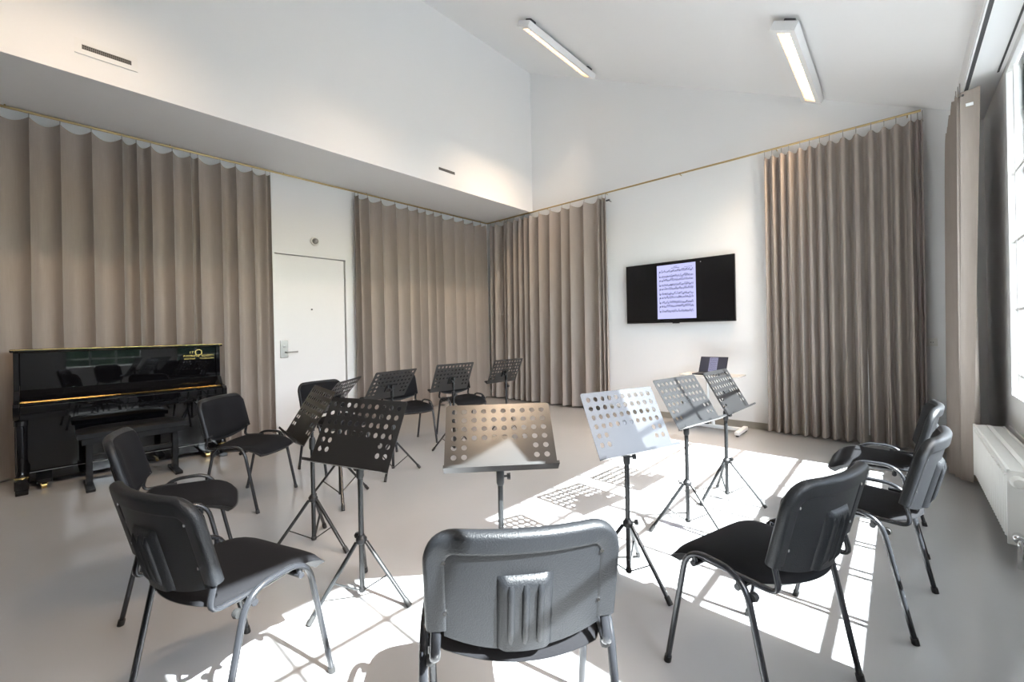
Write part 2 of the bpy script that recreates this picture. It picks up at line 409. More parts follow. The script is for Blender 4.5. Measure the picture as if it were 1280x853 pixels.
# ------------------------------------------------------------------ curtain rails
ZR = 3.455
r = tag(empty('curtain_rail', (-6.06, 6.0, ZR)), 'thin brass curtain rail bending round the corner of two walls', 'curtain rail')
m = MB().tube(bend([(0, -9.0, 0), (0, 0, 0), (6.25, 0, 0)], .06, 6), .0125, 10); m.build('rod', 'brass', r, 50)
for k in range(8):
    MB().cyl((0, -8.6 + k * 1.2, 0), (0, -8.6 + k * 1.2, .022), .006).build('bracket', 'brass', r)
for k in range(6):
    MB().cyl((.3 + k * 1.17, 0, 0), (.3 + k * 1.17, .1, 0), .006).build('bracket', 'brass', r)
t = tag(empty('ceiling_track', (.435, 0, ZE)), 'dark recessed curtain track in the ceiling along the windows', 'curtain track')
MB().box(-.022, -.012, -2.5, 5.95, -.03, 0).box(.012, .022, -2.5, 5.95, -.03, 0).build('channel_sides', 'trim', t)
MB().box(-.012, .012, -2.5, 5.95, -.028, -.001).build('channel', 'dark', t)

# ------------------------------------------------------------------ curtains
def curtain(hooks, axis, base, sign, ztop, zbot, amp, label, sharp=.75, seed=1, loose=.012, hook_top=ZR, pleat=False):
    """hooks: positions along the rail; axis 'y' = hangs parallel to the left wall. sign: direction into the room"""
    rnd = random.Random(seed)
    e = empty('curtain', (0, 0, 0)); tag(e, label, 'curtain', 'taupe velvet curtains around the room')
    if axis == 'y': e.location = (base, hooks[0], 0)
    else: e.location = (hooks[0], base, 0)
    H0 = hooks[0]; hs = [h - H0 for h in hooks]; n = len(hs) - 1
    par = [(rnd.uniform(.8, 1.15), rnd.uniform(-.10, .10), rnd.uniform(-1, 1), rnd.uniform(0, 6.3)) for _ in range(n + 1)]
    per = 14
    def pt(i, t, v, off=0):
        w = hs[i + 1] - hs[i]; A = min(amp, w * .85) * (par[i][0] * (1 - t) + par[i + 1][0] * t)
        z = zbot + (ztop - zbot) * v
        tt = t + (par[i][1] * math.sin(PI * t)) * (1 - v)
        prof = 1 - 2 * abs(math.sin(PI * tt)) ** sharp
        if pleat: prof = max(-1, min(1, 1.25 * math.cos(2 * PI * tt) + .15))
        prof += .12 * math.sin(2 * PI * tt * 2 + par[i][3]) * (1 - v)
        gather = .55 + .45 * (1 - v) ** .5 if v > .0 else 1
        d = A * prof * gather + off
        s = hs[i] + w * t + loose * (1 - v) * (par[i][2] * (1 - t) + par[i + 1][2] * t)
        if v > .93: z -= (v - .93) / .07 * min(.05, w * .16) * math.sin(PI * t)
        if axis == 'y': return (sign * d, s, z)
        return (s, sign * d, z)
    vrow = [0, .02, .035, .06, .12, .2, .3, .4, .5, .6, .7, .8, .87, .91, .94, .97, 1]
    def sheet(rows, off):
        vs = []; fs = []; cols = n * per + 1
        for v in rows:
            for c in range(cols):
                i = min(c // per, n - 1); t = (c - i * per) / per
                vs.append(pt(i, t, v, off))
        for j in range(len(rows) - 1):
            for c in range(cols - 1): fs.append((j * cols + c, j * cols + c + 1, (j + 1) * cols + c + 1, (j + 1) * cols + c))
        return MB().add(vs, fs)
    sheet(vrow, 0).build('fabric', 'curtain', e, 80)
    sheet([0, .02, .035, .04], .005).build('hem', 'curtain', e, 80)
    hk = MB().tube([(0, 0, 0), (0, 0, hook_top - ztop + .02)], .0035, 6).lathe([(.006, -.012), (.008, -.004), (.004, .004)], 8).mesh('hook', 'steel', 50)
    for i, s in enumerate(hs):
        p = pt(min(i, n - 1), 0 if i < n else 1, 1)
        place('hook', hk, e, (p[0] * .5 if axis == 'y' else p[0], p[1] if axis == 'y' else p[1] * .5, ztop - .02))
    return e
A1 = [-1.9, -1.62, -1.36, -1.1, -.83, -.55, -.30, -.055, .148, .366, .595, .71, .829, 1.017, 1.186, 1.255, 1.477, 1.637, 1.822, 1.979, 2.03]
A2 = [3.20, 3.246, 3.406, 3.633, 3.883, 4.13, 4.321, 4.487, 4.66, 4.83, 5.107, 5.346, 5.589, 5.801, 5.93]
B1 = [-5.95, -5.817, -5.581, -5.487, -5.333, -5.20, -5.076, -4.942, -4.729, -4.477, -4.232, -4.058, -3.788, -3.531, -3.463, -3.40]
B2 = [-1.20, -1.12, -1.02, -.946, -.834, -.741, -.647, -.555, -.435, -.322, -.197, -.092, .002, .116, .165, .20]
curtain(A1, 'y', -6.075, 1, 3.405, .025, .078, 'long taupe curtain on the left wall behind the piano', .8, 1)
curtain(A2, 'y', -6.07, 1, 3.405, .025, .082, 'taupe curtain on the left wall between the door and the corner', .8, 2)
curtain(B1, 'x', 6.01, -1, 3.395, .025, .082, 'taupe curtain on the far wall between the corner and the television', .8, 3)
curtain(B2, 'x', 6.01, -1, 3.375, .025, .085, 'tightly pleated taupe curtain on the far wall right of the television', .7, 4, pleat=True)
D1 = [-5.6 + .24 * k for k in range(26)]
curtain(D1, 'x', YF + .12, 1, 3.40, .025, .08, 'long taupe curtain on the wall behind the camera', .8, 6)
# bunched curtain at the window, with the flat leading edge towards us
C1 = [5.0, 5.06, 5.14, 5.24, 5.36, 5.45, 5.55, 5.66, 5.76, 5.86, 5.94]
ce = curtain(C1, 'y', .40, -1, 3.15, .03, .085, 'narrow taupe curtain bunched at the window end, behind the radiator', .8, 5, hook_top=3.23)
def lead(u, v, off=0):
    z = .03 + 3.12 * v
    wd = .105 - .04 * (1 - v)
    return (-.012 + wd * u - .035 * (1 - v), -.01 - .04 * u * u + .012 * math.sin(4 * v) + off, z)
MB().slab(lambda u, v: lead(u, v), lambda u, v: lead(u, v, .006), 6, 20).build('leading_edge', 'curtain', ce, 60)
MB().box(.015, .065, -.036, -.034, 3.02, 3.045).build('care_label', 'tag', ce)
MB().lathe([(.008, -.03), (.008, -.022), (.005, -.021)], 10, (.0, 0, 3.12), 'Y').build('eyelet', 'dark', ce)
d = tag(empty('curtain_end_stop', (-3.36, 6.0, 3.33)), 'small dark stop on the wall at the curtain end left of the television', 'end stop')
MB().cyl((-.03, .0, 0), (.03, -.005, 0), .014).build('stop_head', 'dark', d, 50); MB().cyl((0, 0, 0), (0, .1, 0), .006).build('stop_pin', 'dark', d, 50)

# ------------------------------------------------------------------ radiator
X0, X1, Y0, Y1, Z0, Z1 = .417, .585, 3.50, 4.93, .10, .505
r = tag(empty('radiator', (X0, Y0, 0)), 'white panel radiator under the window with round thermostat knob', 'radiator')
D = X1 - X0; L = Y1 - Y0
m = MB().box(.008, .03, .012, L - .012, Z0 + .012, Z1 - .03); m.build('front_panel', 'radiator', r)
fl = MB().prism([(-.003, -.009), (-.003, .009), (.010, .021), (.010, -.021)], 'Z', Z0 + .03, Z1 - .045).mesh('flute', 'radiator')
n = 26
for k in range(n): place('flute', fl, r, (0, .03 + (L - .06) * (k + .5) / n, 0))
MB().box(D - .022, D, .012, L - .012, Z0 + .012, Z1 - .03).build('rear_panel', 'radiator', r)
for yy in (0, L - .012): MB().box(0, D, yy, yy + .012, Z0, Z1 - .005, .002).build('side_panel', 'radiator', r)
m = MB().box(0, .014, 0, L, Z1 - .02, Z1, .003).box(D - .014, D, 0, L, Z1 - .02, Z1, .003).box(D / 2 - .012, D / 2 + .012, .012, L - .012, Z1 - .012, Z1)
m.build('top_rim', 'radiator', r)
sl = MB().box(.014, D - .014, -.006, .006, Z1 - .014, Z1 - .004).mesh('grille_slat', 'radiator')
for k in range(70): place('grille_slat', sl, r, (0, .02 + (L - .04) * k / 69, 0))
m = MB().lathe([(.018, 0), (.028, -.012), (.032, -.03), (.03, -.06), (.022, -.07), (.002, -.072)], 18, (D * .22, -.002, .45), 'Y'); m.build('thermostat_knob', 'plate', r, 40)
m = MB().tube(bend([(D * .22, 0, .15), (D * .22, -.06, .15), (D * .22, -.06, 0)], .03), .011, 10); m.build('supply_pipe', 'chrome', r, 50)
MB().lathe([(.022, 0), (.024, -.02), (.024, -.05), (.016, -.06)], 14, (D * .22, -.0, .15), 'Y').build('lower_valve', 'chrome', r, 40)
for yy in (.3, L - .3): MB().box(.05, .09, yy, yy + .04, 0, Z0 + .02).build('foot_bracket', 'radiator', r)

# wall socket
s = tag(empty('wall_socket', (.243, YB, 1.109)), 'white double socket plate on the far wall by the window curtain', 'socket')
MB().box(-.04, .04, -.012, 0, -.04, .04, .004).build('plate', 'plate', s)
for dx in (-.008, .008): MB().cyl((dx, -.014, 0), (dx, -.011, 0), .004).build('socket_hole', 'dark', s)
MB().lathe([(.024, -.012), (.024, -.0135), (.02, -.0135)], 18, axis='Y').build('socket_ring', 'plate', s, 40)

# ------------------------------------------------------------------ television with a music page
def music(parent, w, h, name_page, m_page, ink_y, seed, staves=10):
    """page in the xz plane, facing -y, origin at its lower left corner"""
    rnd = random.Random(seed)
    pg = MB().box(0, w, 0, .0015, 0, h).build(name_page, m_page, parent)
    m = MB(); y0, y1 = -.001, 0.0
    def q(x0, x1, z0, z1): m.box(x0, x1, y0, y1, z0, z1)
    q(w * .45, w * .54, h * .955, h * .962); q(w * .38, w * .60, h * .930, h * .938); q(w * .72, w * .92, h * .93, h * .935)
    x0, x1 = w * .06, w * .94
    for s in range(staves):
        zc = h * (.875 - s * .081 - (.012 if s % 2 else 0)); g = h * .0058
        for k in range(5): q(x0, x1, zc + (k - 2) * g - .0006, zc + (k - 2) * g + .0006)
        for k in range(6): q(x0 + (x1 - x0) * k / 5 - .0008, x0 + (x1 - x0) * k / 5 + .0008, zc - 2 * g, zc + 2 * g)
        q(x0 + w * .012, x0 + w * .03, zc - 3 * g, zc + 3 * g)
        x = x0 + w * .06
        while x < x1 - w * .02:
            step = rnd.choice((.014, .018, .018, .026)) * w
            zz = zc + rnd.randint(-4, 4) * g * .7
            q(x, x + w * .0125, zz - g * .8, zz + g * .8); q(x + w * .009, x + w * .0125, zz, zz + g * 3.4)
            if rnd.random() < .55: q(x, x + step + w * .01, zz + g * 2.6, zz + g * 3.6)
            x += step
        if s % 2: q(x0 - .002, x0 + .001, zc - 2 * g, zc + h * .081 + 2 * g)
    ik = m.build('printed_notes', 'ink', pg)
    return pg
tv = tag(empty('television', (-3.09, 6.03, 1.382)), 'large black wall-mounted television showing a page of sheet music', 'television')
TW, TH = 1.525, .873
MB().box(0, TW, 0, .035, 0, TH, .004).build('bezel', 'tv', tv)
MB().box(.5, TW - .5, .035, .07, .25, .65).build('wall_mount', 'dark', tv)
MB().box(.01, TW - .01, -.0012, .0, .02, TH - .01).build('screen', 'screen', tv)
pg = music(tv, .545, .77, 'music_page', 'page', 0, 3); pg.location = (.488, -.003, .056)
MB().box(TW * .46, TW * .52, -.002, .03, -.012, 0).build('logo_tab', 'tv', tv)
MB().cyl((1.10, -.003, .82), (1.10, -.001, .82), .006).build('status_light', 'plate', tv)

# ------------------------------------------------------------------ laptop table and laptop
t = tag(empty('laptop_table', (-1.75, 5.62, 0)), 'small white wheeled table with a thin grey top under the television', 'table')
MB().box(-.34, .35, -.17, .17, .700, .718, .006).build('tabletop', 'tabletop', t)
MB().tube(bend([(-.08, .10, .695), (-.08, .10, .35), (-.02, .10, .28), (-.02, .10, .05)], .06), .02, 10).build('column', 'trim', t, 50)
MB().box(-.32, .30, .075, .125, .03, .07, .008).build('base_bar', 'trim', t)
ft = MB().box(-.028, .028, -.12, .28, .018, .062, .01).mesh('base_foot', 'trim')
for x in (-.32, .31): place('base_foot', ft, t, (x, 0, 0))
cs = MB().lathe([(.016, 0), (.018, .008), (.016, .018)], 10).mesh('glide', 'cap')
for x in (-.32, .31):
    for y in (-.10, .26): place('glide', cs, t, (x, y, 0))
MB().lathe([(.03, .07), (.034, .085), (.02, .10)], 14, (-.10, .10, 0)).build('clamp_knob', 'cap', t, 40)
l = tag(empty('laptop', (-1.765, 5.60, .718), 0.0), 'open black laptop on the white table, showing the same music page', 'laptop')
MB().box(-.165, .165, -.14, .09, 0, .016, .003).build('keyboard_base', 'tv', l)
MB().box(-.15, .15, -.11, .06, .016, .0175).build('keys', 'dark', l)
lid = empty('lid_pivot'); bpy.data.objects.remove(lid)
lm = MB().box(-.165, .165, 0, .008, 0, .225, .002).build('lid', 'tv', l); lm.location = (0, .09, .012); lm.rotation_euler = (-math.radians(30), 0, 0)
MB().box(-.157, .157, -.0012, 0, .012, .217).build('screen', 'lapscr', lm)
pm = MB().box(-.05, .05, -.0022, -.0012, .016, .212)
pm.build('music_page', 'page2', lm)
m = MB(); rr = random.Random(5)
for s in range(10):
    z = .195 - s * .018
    m.box(-.043, .043, -.0028, -.0022, z - .001, z + .001)
    x = -.042
    while x < .04:
        zz = z + rr.uniform(-.003, .003); m.box(x, x + .004, -.0028, -.0022, zz - .0015, zz + .0025); x += rr.choice((.006, .008))
m.build('printed_notes', 'ink', lm)

# ------------------------------------------------------------------ upright piano (faces +x)
PX, PY0, PY1 = -5.98, -.19, 1.375
p = tag(empty('upright_piano', (PX, PY0, 0)), 'polished black upright piano with closed lid against the left curtain', 'piano')
PW = PY1 - PY0
for yy in (0.02, PW - .055): MB().box(0, .275, yy, yy + .035, .02, 1.195, .003).build('side_panel', 'ebony', p)
for yy in (0.02, PW - .055):     # keybed arm
    MB().prism([(.255, .60), (.505, .63), (.525, .66), (.525, .74), (.50, .765), (.36, .78), (.30, .86), (.255, .86)], 'Y', yy, yy + .035).build('cheek', 'ebony', p)
MB().box(-.005, .30, 0, PW, 1.195, 1.225, .008).build('top_lid', 'ebony', p)
MB().box(.297, .301, .004, PW - .004, 1.216, 1.221).build('lid_hinge_strip', 'gold', p)
up_ = MB().box(.235, .26, .056, PW - .056, .84, 1.192, .004).build('upper_panel', 'ebony', p)
MB().box(.02, .235, .056, PW - .056, .9, 1.19).build('action_case', 'bench', p)
MB().prism([(.26, .775), (.45, .735), (.45, .755), (.285, .86), (.26, .86)], 'Y', .056, PW - .056).build('fallboard', 'ebony', p)
MB().box(.262, .272, .058, PW - .058, .84, .856).build('name_rail', 'felt', p)
MB().prism([(.432, .772), (.450, .762), (.451, .765), (.433, .775)], 'Y', .06, PW - .06).build('fallboard_hinge', 'gold', p)
MB().box(.45, .515, .056, PW - .056, .68, .745, .006).build('key_slip', 'ebony', p)
MB().box(.02, .51, .056, PW - .056, .625, .682, .004).build('key_bed', 'ebony', p)
MB().box(.20, .225, .056, PW - .056, .13, .625, .003).build('lower_panel', 'ebony', p)
MB().box(.02, .25, .056, PW - .056, .04, .13, .004).build('bottom_rail', 'ebony', p)
MB().box(.250, .253, .06, PW - .06, .124, .128).build('rail_strip', 'steel', p)
for yy in (.045, PW - .08):
    q = MB().lathe([(.042, .62), (.042, .58), (.034, .575), (.03, .5), (.028, .2), (.034, .16), (.042, .15)], 18, (.475, yy + .018, 0)).build('column_leg', 'ebony', p, 40)
    MB().lathe([(.043, .15), (.044, .142), (.043, .134)], 18, (.475, yy + .018, 0)).build('leg_ring', 'gold', q, 40)
    MB().box(.02, .535, yy - .025, yy + .06, .045, .134, .008).build('toe_block', 'ebony', p)
    MB().box(.44, .53, yy - .02, yy + .055, 0.0, .045, .006).build('toe_foot', 'ebony', p)
def caster(x, y):
    e = MB().cyl((x, y - .016, .028), (x, y + .016, .028), .028, n=18).build('caster', 'gold', p, 40)
    MB().box(x - .012, x + .012, y - .024, y + .024, .03, .062, .003).build('caster_fork', 'gold', e)
for x in (.06, .40):
    for y in (.19, PW - .18): caster(x, y)
for y in (.19, PW - .18): MB().box(.24, .44, y - .05, y + .05, .055, .085, .005).build('caster_bracket', 'ebony', p)
for k in (-1, 0, 1):
    MB().tube(bend([(.22, PW / 2 + .1 + k * .085, .07), (.30, PW / 2 + .1 + k * .085, .07), (.37, PW / 2 + .1 + k * .085, .055)], .02), .012, 8, .5, (0, 1, 0)).build('pedal', 'gold', p, 50)
# gold emblem and lettering block on the upper panel, as indistinct as in the photograph
def gl(x0, x1, z0, z1): em.box(.2605, .2615, x0, x1, z0, z1)
em = MB(); yc, zc = PW - .215, 1.135
for k in range(20):
    a0, a1 = 2 * PI * k / 20, 2 * PI * (k + 1) / 20
    em.add([(.2615, yc + r_ * math.cos(a_), zc + r_ * math.sin(a_)) for a_ in (a0, a1) for r_ in (.026, .034)], [(0, 1, 3, 2)])
gl(yc - .004, yc + .004, zc - .05, zc - .03)
rr = random.Random(2)
def glyphs(x, x1, z, h):
    while x < x1:
        w_ = h * .55; k = rr.randint(0, 3)
        gl(x, x + w_ * .28, z, z + h)
        if k != 1: gl(x, x + w_, z + h * .82, z + h)
        if k != 0: gl(x, x + w_, z, z + h * .18)
        if k >= 1: gl(x + w_ * .72, x + w_, z, z + h)
        if k == 0: gl(x, x + w_ * .8, z + h * .42, z + h * .58)
        x += w_ * 1.35
glyphs(yc - .078, yc - .04, zc - .012, .026); glyphs(yc - .135, yc - .02, zc - .047, .022); glyphs(yc + .03, yc + .14, zc - .047, .022)
glyphs(yc - .13, yc - .035, zc - .075, .015); glyphs(yc + .01, yc + .14, zc - .075, .015)
em.build('gold_emblem', 'gold', up_)

# piano bench
b = tag(empty('piano_bench', (-5.28, .565, 0)), 'black padded piano bench in front of the piano', 'bench')
def cush(u, v, top):
    x = -.165 + .33 * u; y = -.375 + .75 * v
    e_ = (1 - (2 * u - 1) ** 6) * (1 - (2 * v - 1) ** 6)
    return (x, y, .475 + (.03 * e_ + .02 if top else -.02 + .0 * e_))
MB().slab(lambda u, v: cush(u, v, True), lambda u, v: cush(u, v, False), 12, 20).build('cushion', 'leather', b, 50)
MB().box(-.15, .15, -.35, .35, .40, .455, .004).build('apron', 'bench', b)
for s in (-1, 1):
    q = MB().box(-.045, .045, s * .30 - .022, s * .30 + .022, .03, .41, .004).build('leg', 'bench', b)
    MB().box(-.19, .19, s * .30 - .03, s * .30 + .03, 0.0, .03, .006).build('foot', 'bench', q)
MB().box(-.02, .02, -.28, .28, .24, .285, .004).build('stretcher', 'bench', b)

# ------------------------------------------------------------------ chairs
CW, YFf, YBk, ZT, YTF, YTB = .261, .195, -.231, .488, .094, -.125
def back_pt(s, z, off=0.0):
    """point on the backrest mid surface; s -1..1 across, off > 0 to the rear"""
    k = (z - .544) / (.831 - .544)
    y = -.228 - .072 * k + .045 * s * s
    return Vector((s * .24, y - off, z))
def back_top(s):
    a = abs(s)
    return .832 - .004 * a * a - (0 if a < .78 else .075 * (1 - math.sqrt(max(0, 1 - ((a - .78) / .22) ** 2))))
def back_bot(s, dip): return .548 - dip * (1 - s * s)
def make_chair():
    e = empty('stacking_chair')
    # cushion, front of the backrest
    def cf(u, v, off, inset):
        s = (2 * u - 1) * (1 - inset); zt = back_top(s) - .012 - inset * .2; zb = back_bot(s, .035) + inset * .2
        return tuple(back_pt(s, zb + (zt - zb) * v, off))
    def front(u, v):
        r_ = (1 - (2 * u - 1) ** 8) * (1 - (2 * v - 1) ** 8); return cf(u, v, -.008 - .02 * r_, .02)
    MB().slab(front, lambda u, v: cf(u, v, .004, .02), 20, 12).build('backrest_cushion', 'fabric', e, 50)
    # rear shell panel
    def pan(u, v, off):
        s = (2 * u - 1) * .84; zt = .775 - .012 * s * s; zb = back_bot(s, .05) - .005
        return tuple(back_pt(s, zb + (zt - zb) * v, off))
    sh = MB().slab(lambda u, v: pan(u, v, .004), lambda u, v: pan(u, v, .016), 16, 8).build('back_shell', 'plastic', e, 40)
    # rim: inverted U along sides and top
    path = []
    for k in range(7): path.append((-1 + .08, .55 + (.74 - .55) * k / 6))
    for k in range(1, 9):
        a = PI / 2 * k / 8; path.append((-.92 + .22 * (1 - math.cos(a)), .74 + .062 * math.sin(a)))
    for k in range(1, 11): path.append((-.70 + 1.40 * k / 10, .802))
    for k in range(1, 9):
        a = PI / 2 * k / 8; path.append((.70 + .22 * math.sin(a), .802 - .062 * (1 - math.cos(a))))
    for k in range(1, 7): path.append((.92, .74 - (.74 - .55) * k / 6))
    P = [back_pt(s, z, .006) for s, z in path]
    prof = [(-.026, -.012), (-.022, -.017), (.018, -.017), (.026, -.010), (.028, .002), (.025, .012), (.019, .0165), (.013, .0178), (-.017, .0195), (-.022, .0195), (-.0255, .0175), (-.026, .006)]
    m = MB(); vs = []
    for i, pnt in enumerate(P):
        T = (P[min(i + 1, len(P) - 1)] - P[max(i - 1, 0)]).normalized()
        N = Vector((0, -1, -.25)); N = (N - T * T.dot(N)).normalized(); B = N.cross(T)   # B points outwards
        s_, z_ = path[i]; ctr = back_pt(0, .68) - pnt
        if B.dot(ctr) > 0: B = -B
        for a, n_ in prof: vs.append(pnt + B * a + N * n_)
    np_ = len(prof)
    fs = [(i * np_ + k, i * np_ + (k + 1) % np_, (i + 1) * np_ + (k + 1) % np_, (i + 1) * np_ + k) for i in range(len(P) - 1) for k in range(np_)]
    fs += [tuple(range(np_))[::-1], tuple(range((len(P) - 1) * np_, len(P) * np_))]
    m.add(vs, fs).build('back_rim', 'plastic', e, 50)
    # raised middle block with three ribs
    def blk(u, v, off, g):
        s = (2 * u - 1) * (.29 - g); zt = .712 - g * .25; zb = .503 + g * .1 - .004 * (1 - (2 * u - 1) ** 2)
        return tuple(back_pt(s, zb + (zt - zb) * v, off))
    def blk2(u, v):
        r_ = min(1, 6 * min(u, 1 - u)) * min(1, 8 * (1 - v)); r_ = math.sin(r_ * PI / 2)
        return blk(u, v, .016 + .016 * r_, 0)
    MB().slab(lambda u, v: blk(u, v, .010, 0), blk2, 18, 18).build('middle_block', 'plastic', sh, 60)
    for s in (-.15, 0, .15):
        pts = [tuple(back_pt(s, .525 + .165 * k / 8, .032 - (.008 if k in (0, 8) else 0))) for k in range(9)]
        MB().tube(pts, .0095, 8).build('rib', 'plastic', sh, 60)
    for s in (-.82, .82):
        for z in (.60, .745):
            q = back_pt(s, z, .016); MB().cyl(q, q + Vector((0, -.005, 0)), .005, n=8).build('screw', 'chrome', sh)
    # seat
    def st_(u, v, top):
        sx = 2 * u - 1; sy = 2 * v - 1
        wd = .232 - (.03 * max(0, -sy) ** 3) - .012 * max(0, sy) ** 6
        yl = -.225 + .045 * sx * sx if sy < 0 else 0
        y = (-.012 + sy * .213 if sy < 0 else -.012 + sy * .235)
        if sy < 0: y += .05 * sx * sx * (-sy) ** 2
        else: y -= .022 * sx ** 4 * sy
        z = .458 + .006 * sx * sx - .008 * (1 - sy * sx)
        if sy > .35: z -= .050 * ((sy - .35) / .65) ** 2.2
        if sy < -.45: z += .006 * ((-sy - .45) / .55) ** 2
        ed = (1 - sx ** 10) * (1 - sy ** 10)
        return (sx * wd, y, z + (.022 * ed if top else -.0))
    MB().slab(lambda u, v: st_(u, v, True), lambda u, v: st_(u, v, False), 20, 20).build('seat_cushion', 'fabric', e, 50)
    def sh2(u, v, k):
        q = st_(u, v, False); f = 1.0 + (.012 if k == 0 else -.10); return (q[0] * f, (q[1] + .01) * f - .01, q[2] - (0 if k == 0 else .018))
    MB().slab(lambda u, v: sh2(u, v, 0), lambda u, v: sh2(u, v, 1), 16, 16).build('seat_shell', 'plastic', e, 50)
    # side frames
    for s in (-1, 1):
        x = s * CW
        full = bend([(x, YFf, 0), (x, YTF, ZT), (x, YTB, ZT), (x, YBk, 0)], .085, 8)
        zsplit = .36
        top = [q for q in full if q.z >= zsplit]
        fa = Vector((x, YFf + (YTF - YFf) * zsplit / ZT, zsplit)); ba = Vector((x, YBk + (YTB - YBk) * zsplit / ZT, zsplit))
        MB().tube([fa] + top + [ba], .0125, 12, .8, (1, 0, 0)).build('side_rail', 'tube', e, 60)
        for foot, joint in (((x, YFf, .0), fa), ((x, YBk, .0), ba)):
            lg = MB().tube([foot, joint], .0125, 12, .8, (1, 0, 0)).build('leg', 'tube', e, 60)
            fv = Vector(foot); dv = (joint - fv).normalized()
            MB().cyl(fv + dv * .0, fv + dv * .026, .0134, n=10).build('foot_cap', 'cap', lg, 50)
        # oval tube that carries the backrest
        bt = bend([(s * .238, -.07, .466), (s * .232, -.140, .466), (s * .225, -.222, .463), (s * .221, -.194, .572)], .05, 7)
        MB().tube(bt, .0135, 10, .6, (1, 0, 0)).build('back_support', 'tube', e, 60)
    for y in (.07, -.10):
        MB().tube([(-CW + .0, y, .438), (CW - .0, y, .438)], .011, 10).build('crossbar', 'tube', e, 60)
        for s in (-1, 1):
            MB().tube([(s * (CW - .012), y, .438), (s * (CW - .012), y, .47)], .010, 8).build('bracket', 'tube', e, 60)
    for s in (-1, 1): MB().lathe([(.013, 0), (.016, .01), (.013, .022)], 10, (s * (CW - .02) - .011, YTB - .02, .424), 'X').build('bumper', 'cap', e, 50)
    return e
chair_spots = [
 (-1.834, .477, 16.2, 'black padded chair nearest on the left, its back shell towards us'),
 (-2.824, .515, -15.2, 'black chair on the left, second in the row, just behind the nearest left chair'),
 (-3.819, 1.122, -49.5, 'black chair facing us beside the right end of the piano'),
 (-4.165, 1.968, -79.3, 'black chair in front of the white door, half hidden by stands'),
 (-4.278, 2.879, -94.0, 'black chair before the curtain right of the door, behind the wide dark stand'),
 (-4.15, 3.62, -97.0, 'farthest black chair, near the corner curtain behind a stand'),
 (-.893, .967, 48.9, 'black chair in the bottom middle, its ribbed plastic back facing us'),
 (-.423, 1.815, 71.5, 'black chair nearest on the right, standing in the sun patch'),
 (-.157, 2.657, 81.2, 'middle one of the three black chairs on the right, in front of the radiator'),
 (-.131, 3.537, 89.3, 'farthest of the three black chairs on the right, by the window curtain'),
]
proto = make_chair()
for i, (x, y, a, lab) in enumerate(chair_spots):
    c = proto if i == 0 else None
    if c is None: c = copy_tree(proto)
    tag(c, lab, 'chair', 'black stacking chairs in a circle')
    c.location = (x, y, 0); c.rotation_euler = (0, 0, math.radians(a))

# ------------------------------------------------------------------ music stands
SW, SH, SFR, SOFF = .491, .334, .49, .012
def desk_mesh():
    p_ = .0457; nx, nz = 10, 6; mx_ = (SW - nx * p_) / 2; mt = .014; r_ = .0128; th = .0014
    m = MB(); NH = 12
    def plate(poly):                      # convex polygon in (x,z), two faces
        n = len(poly)
        m.add([(q[0], -th / 2, q[1]) for q in poly] + [(q[0], th / 2, q[1]) for q in poly],
              [tuple(range(n)), tuple(range(n, 2 * n))[::-1]])
    def edge(q0, q1):
        m.add([(q0[0], -th / 2, q0[1]), (q1[0], -th / 2, q1[1]), (q1[0], th / 2, q1[1]), (q0[0], th / 2, q0[1])], [(0, 1, 2, 3)])
    ztop = SH
    def hole(cx, cz):
        sq = []; ci = []
        for k in range(NH):
            a = 2 * PI * k / NH + PI / 4; c_, s_ = math.cos(a), math.sin(a); f = (p_ / 2) / max(abs(c_), abs(s_))
            sq.append((cx + c_ * f, cz + s_ * f)); ci.append((cx + c_ * r_, cz + s_ * r_))
        for k in range(NH):
            j = (k + 1) % NH; plate([sq[k], sq[j], ci[j], ci[k]]); edge(ci[j], ci[k])
    for i in range(nx):
        for j in range(nz):
            cx = -SW / 2 + mx_ + (i + .5) * p_; cz = ztop - mt - (j + .5) * p_
            if j < 4 or i < 2 or i >= nx - 2: hole(cx, cz)
    x0 = -SW / 2 + mx_; x1 = -x0; z0 = ztop - mt - nz * p_; z4 = ztop - mt - 4 * p_
    plate([(x0 + 2 * p_, z0), (x1 - 2 * p_, z0), (x1 - 2 * p_, z4), (x0 + 2 * p_, z4)])
    plate([(-SW / 2, 0), (SW / 2, 0), (SW / 2, z0), (-SW / 2, z0)])
    zt = ztop - mt
    plate([(-SW / 2, z0), (x0, z0), (x0, zt), (-SW / 2, zt)]); plate([(x1, z0), (SW / 2, z0), (SW / 2, zt), (x1, zt)])
    def arc(sx):
        rr_ = mt
        return [(sx * (SW / 2 - rr_ + rr_ * math.cos(PI / 2 * k / 5)), zt + rr_ * math.sin(PI / 2 * k / 5)) for k in range(6)]
    aR, aL = arc(1), arc(-1)
    plate([(-SW / 2, zt), (SW / 2, zt)] + aR[1:] + aL[::-1][:-1])
    out = [(-SW / 2, 0), (SW / 2, 0)] + aR + aL[::-1]
    for k in range(len(out)): edge(out[k], out[(k + 1) % len(out)])
    return m
